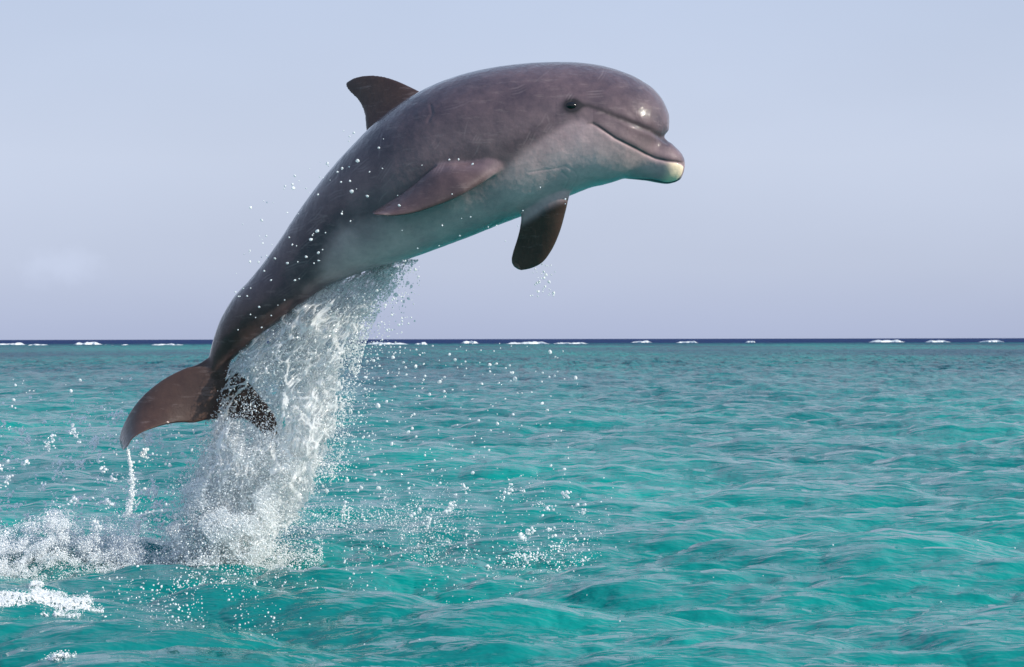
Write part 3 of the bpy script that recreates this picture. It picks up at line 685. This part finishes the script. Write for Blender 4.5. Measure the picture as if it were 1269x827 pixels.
for _ in range(64):
    if rng.random() < 0.72: cx_, cy_ = rng.uniform(-10, 205), rng.uniform(500, 650)
    else: cx_, cy_ = rng.uniform(400, 740), rng.uniform(600, 705)
    m_ = int(rng.integers(8, 34)); L_ = rng.uniform(2, 22); tt_ = rng.random(m_)
    qx = cx_ + rng.normal(0, 2.6, m_) + 3*np.sin(tt_*3+cx_); qy = cy_ + tt_*L_ + rng.normal(0, 2.0, m_)
    loose.append(W(qx, qy, 8.0+rng.uniform(0, .5)+rng.normal(0, .02, m_))); lr.append(sizes(m_, .0025, .0085, 2.0)*(1.1-0.5*tt_))
scatter(30, 1, 1260, 600, 820, 5.0, 7.0, .0015, .0035, 2.2)
tt_ = rng.random(420); loose.append(W(158+9*np.sin(tt_*2.6)-6*tt_+rng.normal(0, 1.8, 420)*(0.4+tt_), 556+84*tt_, 8.02+rng.normal(0, .015, 420))); lr.append(sizes(420, .002, .0055, 2.2))
drops("spray_drops", np.vstack(loose), np.concatenate(lr), mat_drop("bright_water_drop", 0.35, refr=0.2, through=0.15), "loose drops flying round the dolphin and over the sea", "spray", 0.28, 3, 0.7)
# spatter falling back on the water
def onsea(px, py, zmax, p=1.6):
    d = np.minimum(sea_depth(py), 60); z0, _, _ = sea_disp((px-CX)/FPX*d, d)
    q = W(px, py, d); q[:, 2] = z0 + zmax*rng.random(len(px))**p; return q
n = 16000
px = rng.uniform(110, 760, n*3); py = rng.uniform(596, 800, n*3)
w_ = (np.exp(-((py-(655+0.02*(px-400)))/48)**2)*np.exp(-((px-380)/240)**2) + 0.6*np.exp(-((py-690)/18)**2)*np.exp(-((px-640)/90)**2)+0.45*np.exp(-((py-745)/35)**2)*np.exp(-((px-250)/85)**2))*(0.10+clump(px, py, 81, 34))
k_ = rng.random(n*3) < w_; px, py = px[k_][:n], py[k_][:n]
sp = onsea(px, py, 0.10)
drops("surface_spatter", sp, sizes(len(sp), .0013, .0048, 2.6), mat_drop("spatter_water", 0.30, refr=0.1, through=0.0), "small drops spattering back on the green water beside the splash", "spray", 0.3, 1)
# foam: heaps of bubbles on the water
def foam(name, fld, box, n, lo, hi, zh, label, jit=0.004, mat_=True):
    def height(px, py, f):
        d = sea_depth(py); z0, _, _ = sea_disp((px-CX)/FPX*d, d); q = W(px, py, d)
        lump = 0.45 + 1.0*vnoise(q[..., 0]*9, q[..., 1]*6, 97, 2)
        q[..., 2] = z0 - 0.012 + (zh*lump+0.012)*sstep(0, 0.75, f)
        return q
    nx, ny = int((box[1]-box[0])*1.6), int((box[3]-box[2])*2.6)
    gx_, gy_ = np.meshgrid(np.linspace(box[0], box[1], nx), np.linspace(box[2], box[3], ny)); f = fld(gx_, gy_)
    q = height(gx_, gy_, f).reshape(-1, 3); fq = grid_faces(ny, nx); fq = fq[(f.ravel()[fq] > 0.03).all(1)]
    if not mat_: fq = fq[:0]
    used = np.unique(fq); mp = np.full(len(q), -1); mp[used] = np.arange(len(used))
    o = mat_ and link(name, mesh_np(name, q[used], mp[fq]), M_FOAM)
    if o: tag(o, label, "foam", kind="stuff")
    px = rng.uniform(box[0], box[1], n*8); py = rng.uniform(box[2], box[3], n*8)
    f = fld(px, py); k_ = rng.random(n*8) < 0.015 + f*(0.12 + 1.1*sstep(0.18, 0.45, worley(px/7.0, py/2.6, 99)[0])); k_ &= f > 0; px, py, f = px[k_][:n], py[k_][:n], f[k_][:n]
    q = height(px, py, f); m_ = len(px)
    q[:, 2] += jit*np.abs(rng.normal(0, 1, m_))*np.where(rng.random(m_) < 0.15, 2.0, 0.15)
    b_ = drops("bubbles" if o else name, q, sizes(m_, lo, hi, 3.0), M_FROTH, label, None if o else "foam", 0.3, 1)
    if o: del b_["label"]; b_.parent = o
ell = lambda x, y, cx, cy, a, b: 1-np.hypot((x-cx)/a, (y-cy)/b)
def f1_(x, y):
    top = 668 - 16*vnoise(x/30, 0*x, 91, 3)
    return np.clip((sstep(-1, 1, (y-top)/6)*(1-sstep(0, 1, (y-688)/16))*(1-sstep(120, 180, x)))*(0.25+1.2*vnoise(x/14, y/7, 92, 3))-0.15, 0, 1)
nr_ = 120000
px = rng.uniform(-70, 400, nr_*4); dd = rng.normal(0, 1, nr_*4)*0.17; hh = rng.random(nr_*4)
lump = (0.25 + 1.25*vnoise(px/34, 0*px, 91, 3)**1.3)*(1-0.55*sstep(130, 200, px))*(1-0.5*sstep(330, 400, px))
w_ = np.exp(-(hh/(0.10+0.75*lump*np.exp(-(dd/0.2)**2)))**2)*(0.12 + 1.0*sstep(0.36, 0.6, vnoise(px/13, hh*6+dd*12, 92, 3)))*(0.35+0.65*(1-sstep(165, 185, px)))
k_ = rng.random(nr_*4) < w_; px, dd, hh = px[k_][:nr_], dd[k_][:nr_], hh[k_][:nr_]
d = 8.02 + dd + 0.10*np.sin(px/60.0) + 0.15*sstep(150, 260, px); q = W(px, HY, d); z0, _, _ = sea_disp(q[:, 0], d); q[:, 2] = z0 - 0.004 + hh*0.20
drops("foam_ridge", q, sizes(len(q), .0010, .0032, 2.6), M_FROTH, "white frothy ridge of water at the left edge beside the splash", "foam", 0.3, 1)
f2_ = lambda x, y: np.clip(1.9*np.maximum.reduce([ell(x, y, 74, 767, 62, 9), ell(x, y, 58, 750, 30, 20), ell(x, y, 44, 732, 12, 14), ell(x, y, 100, 747, 26, 7), ell(x, y, 4, 769, 44, 8), ell(x, y, 8, 746, 24, 6)])+0.8*(vnoise(x/9, y/5, 93, 3)-.5), 0, 1)
foam("foam_patch", f2_, (-40, 145, 712, 782), 42000, .0008, .0023, 0.010, "white foam patch floating at lower left below the frothy ridge", 0.003, False)
f3_ = lambda x, y: np.clip(1.8*ell(x, y, 72, 826, 38, 12)+0.9*(vnoise(x/11, y/5, 94, 3)-.5), 0, 1)
foam("foam_patch", f3_, (20, 120, 806, 845), 11000, .0008, .0022, 0.010, "small white foam patch cut by the bottom edge of the picture", 0.003, False)
f5_ = lambda x, y: np.clip(2.2*np.maximum.reduce([ell(x, y, 655, 696, 70, 9), ell(x, y, 690, 690, 22, 8), ell(x, y, 725, 699, 24, 5), ell(x, y, 664, 634, 14, 8)])*(0.1+1.6*vnoise(x/8, y/4, 96, 3))-0.55, 0, 1)
foam("splash_crown", f5_, (580, 760, 620, 712), 1200, .0018, .0055, 0.05, "small broken splash of white drops on the water right of the column", 0.025, False)
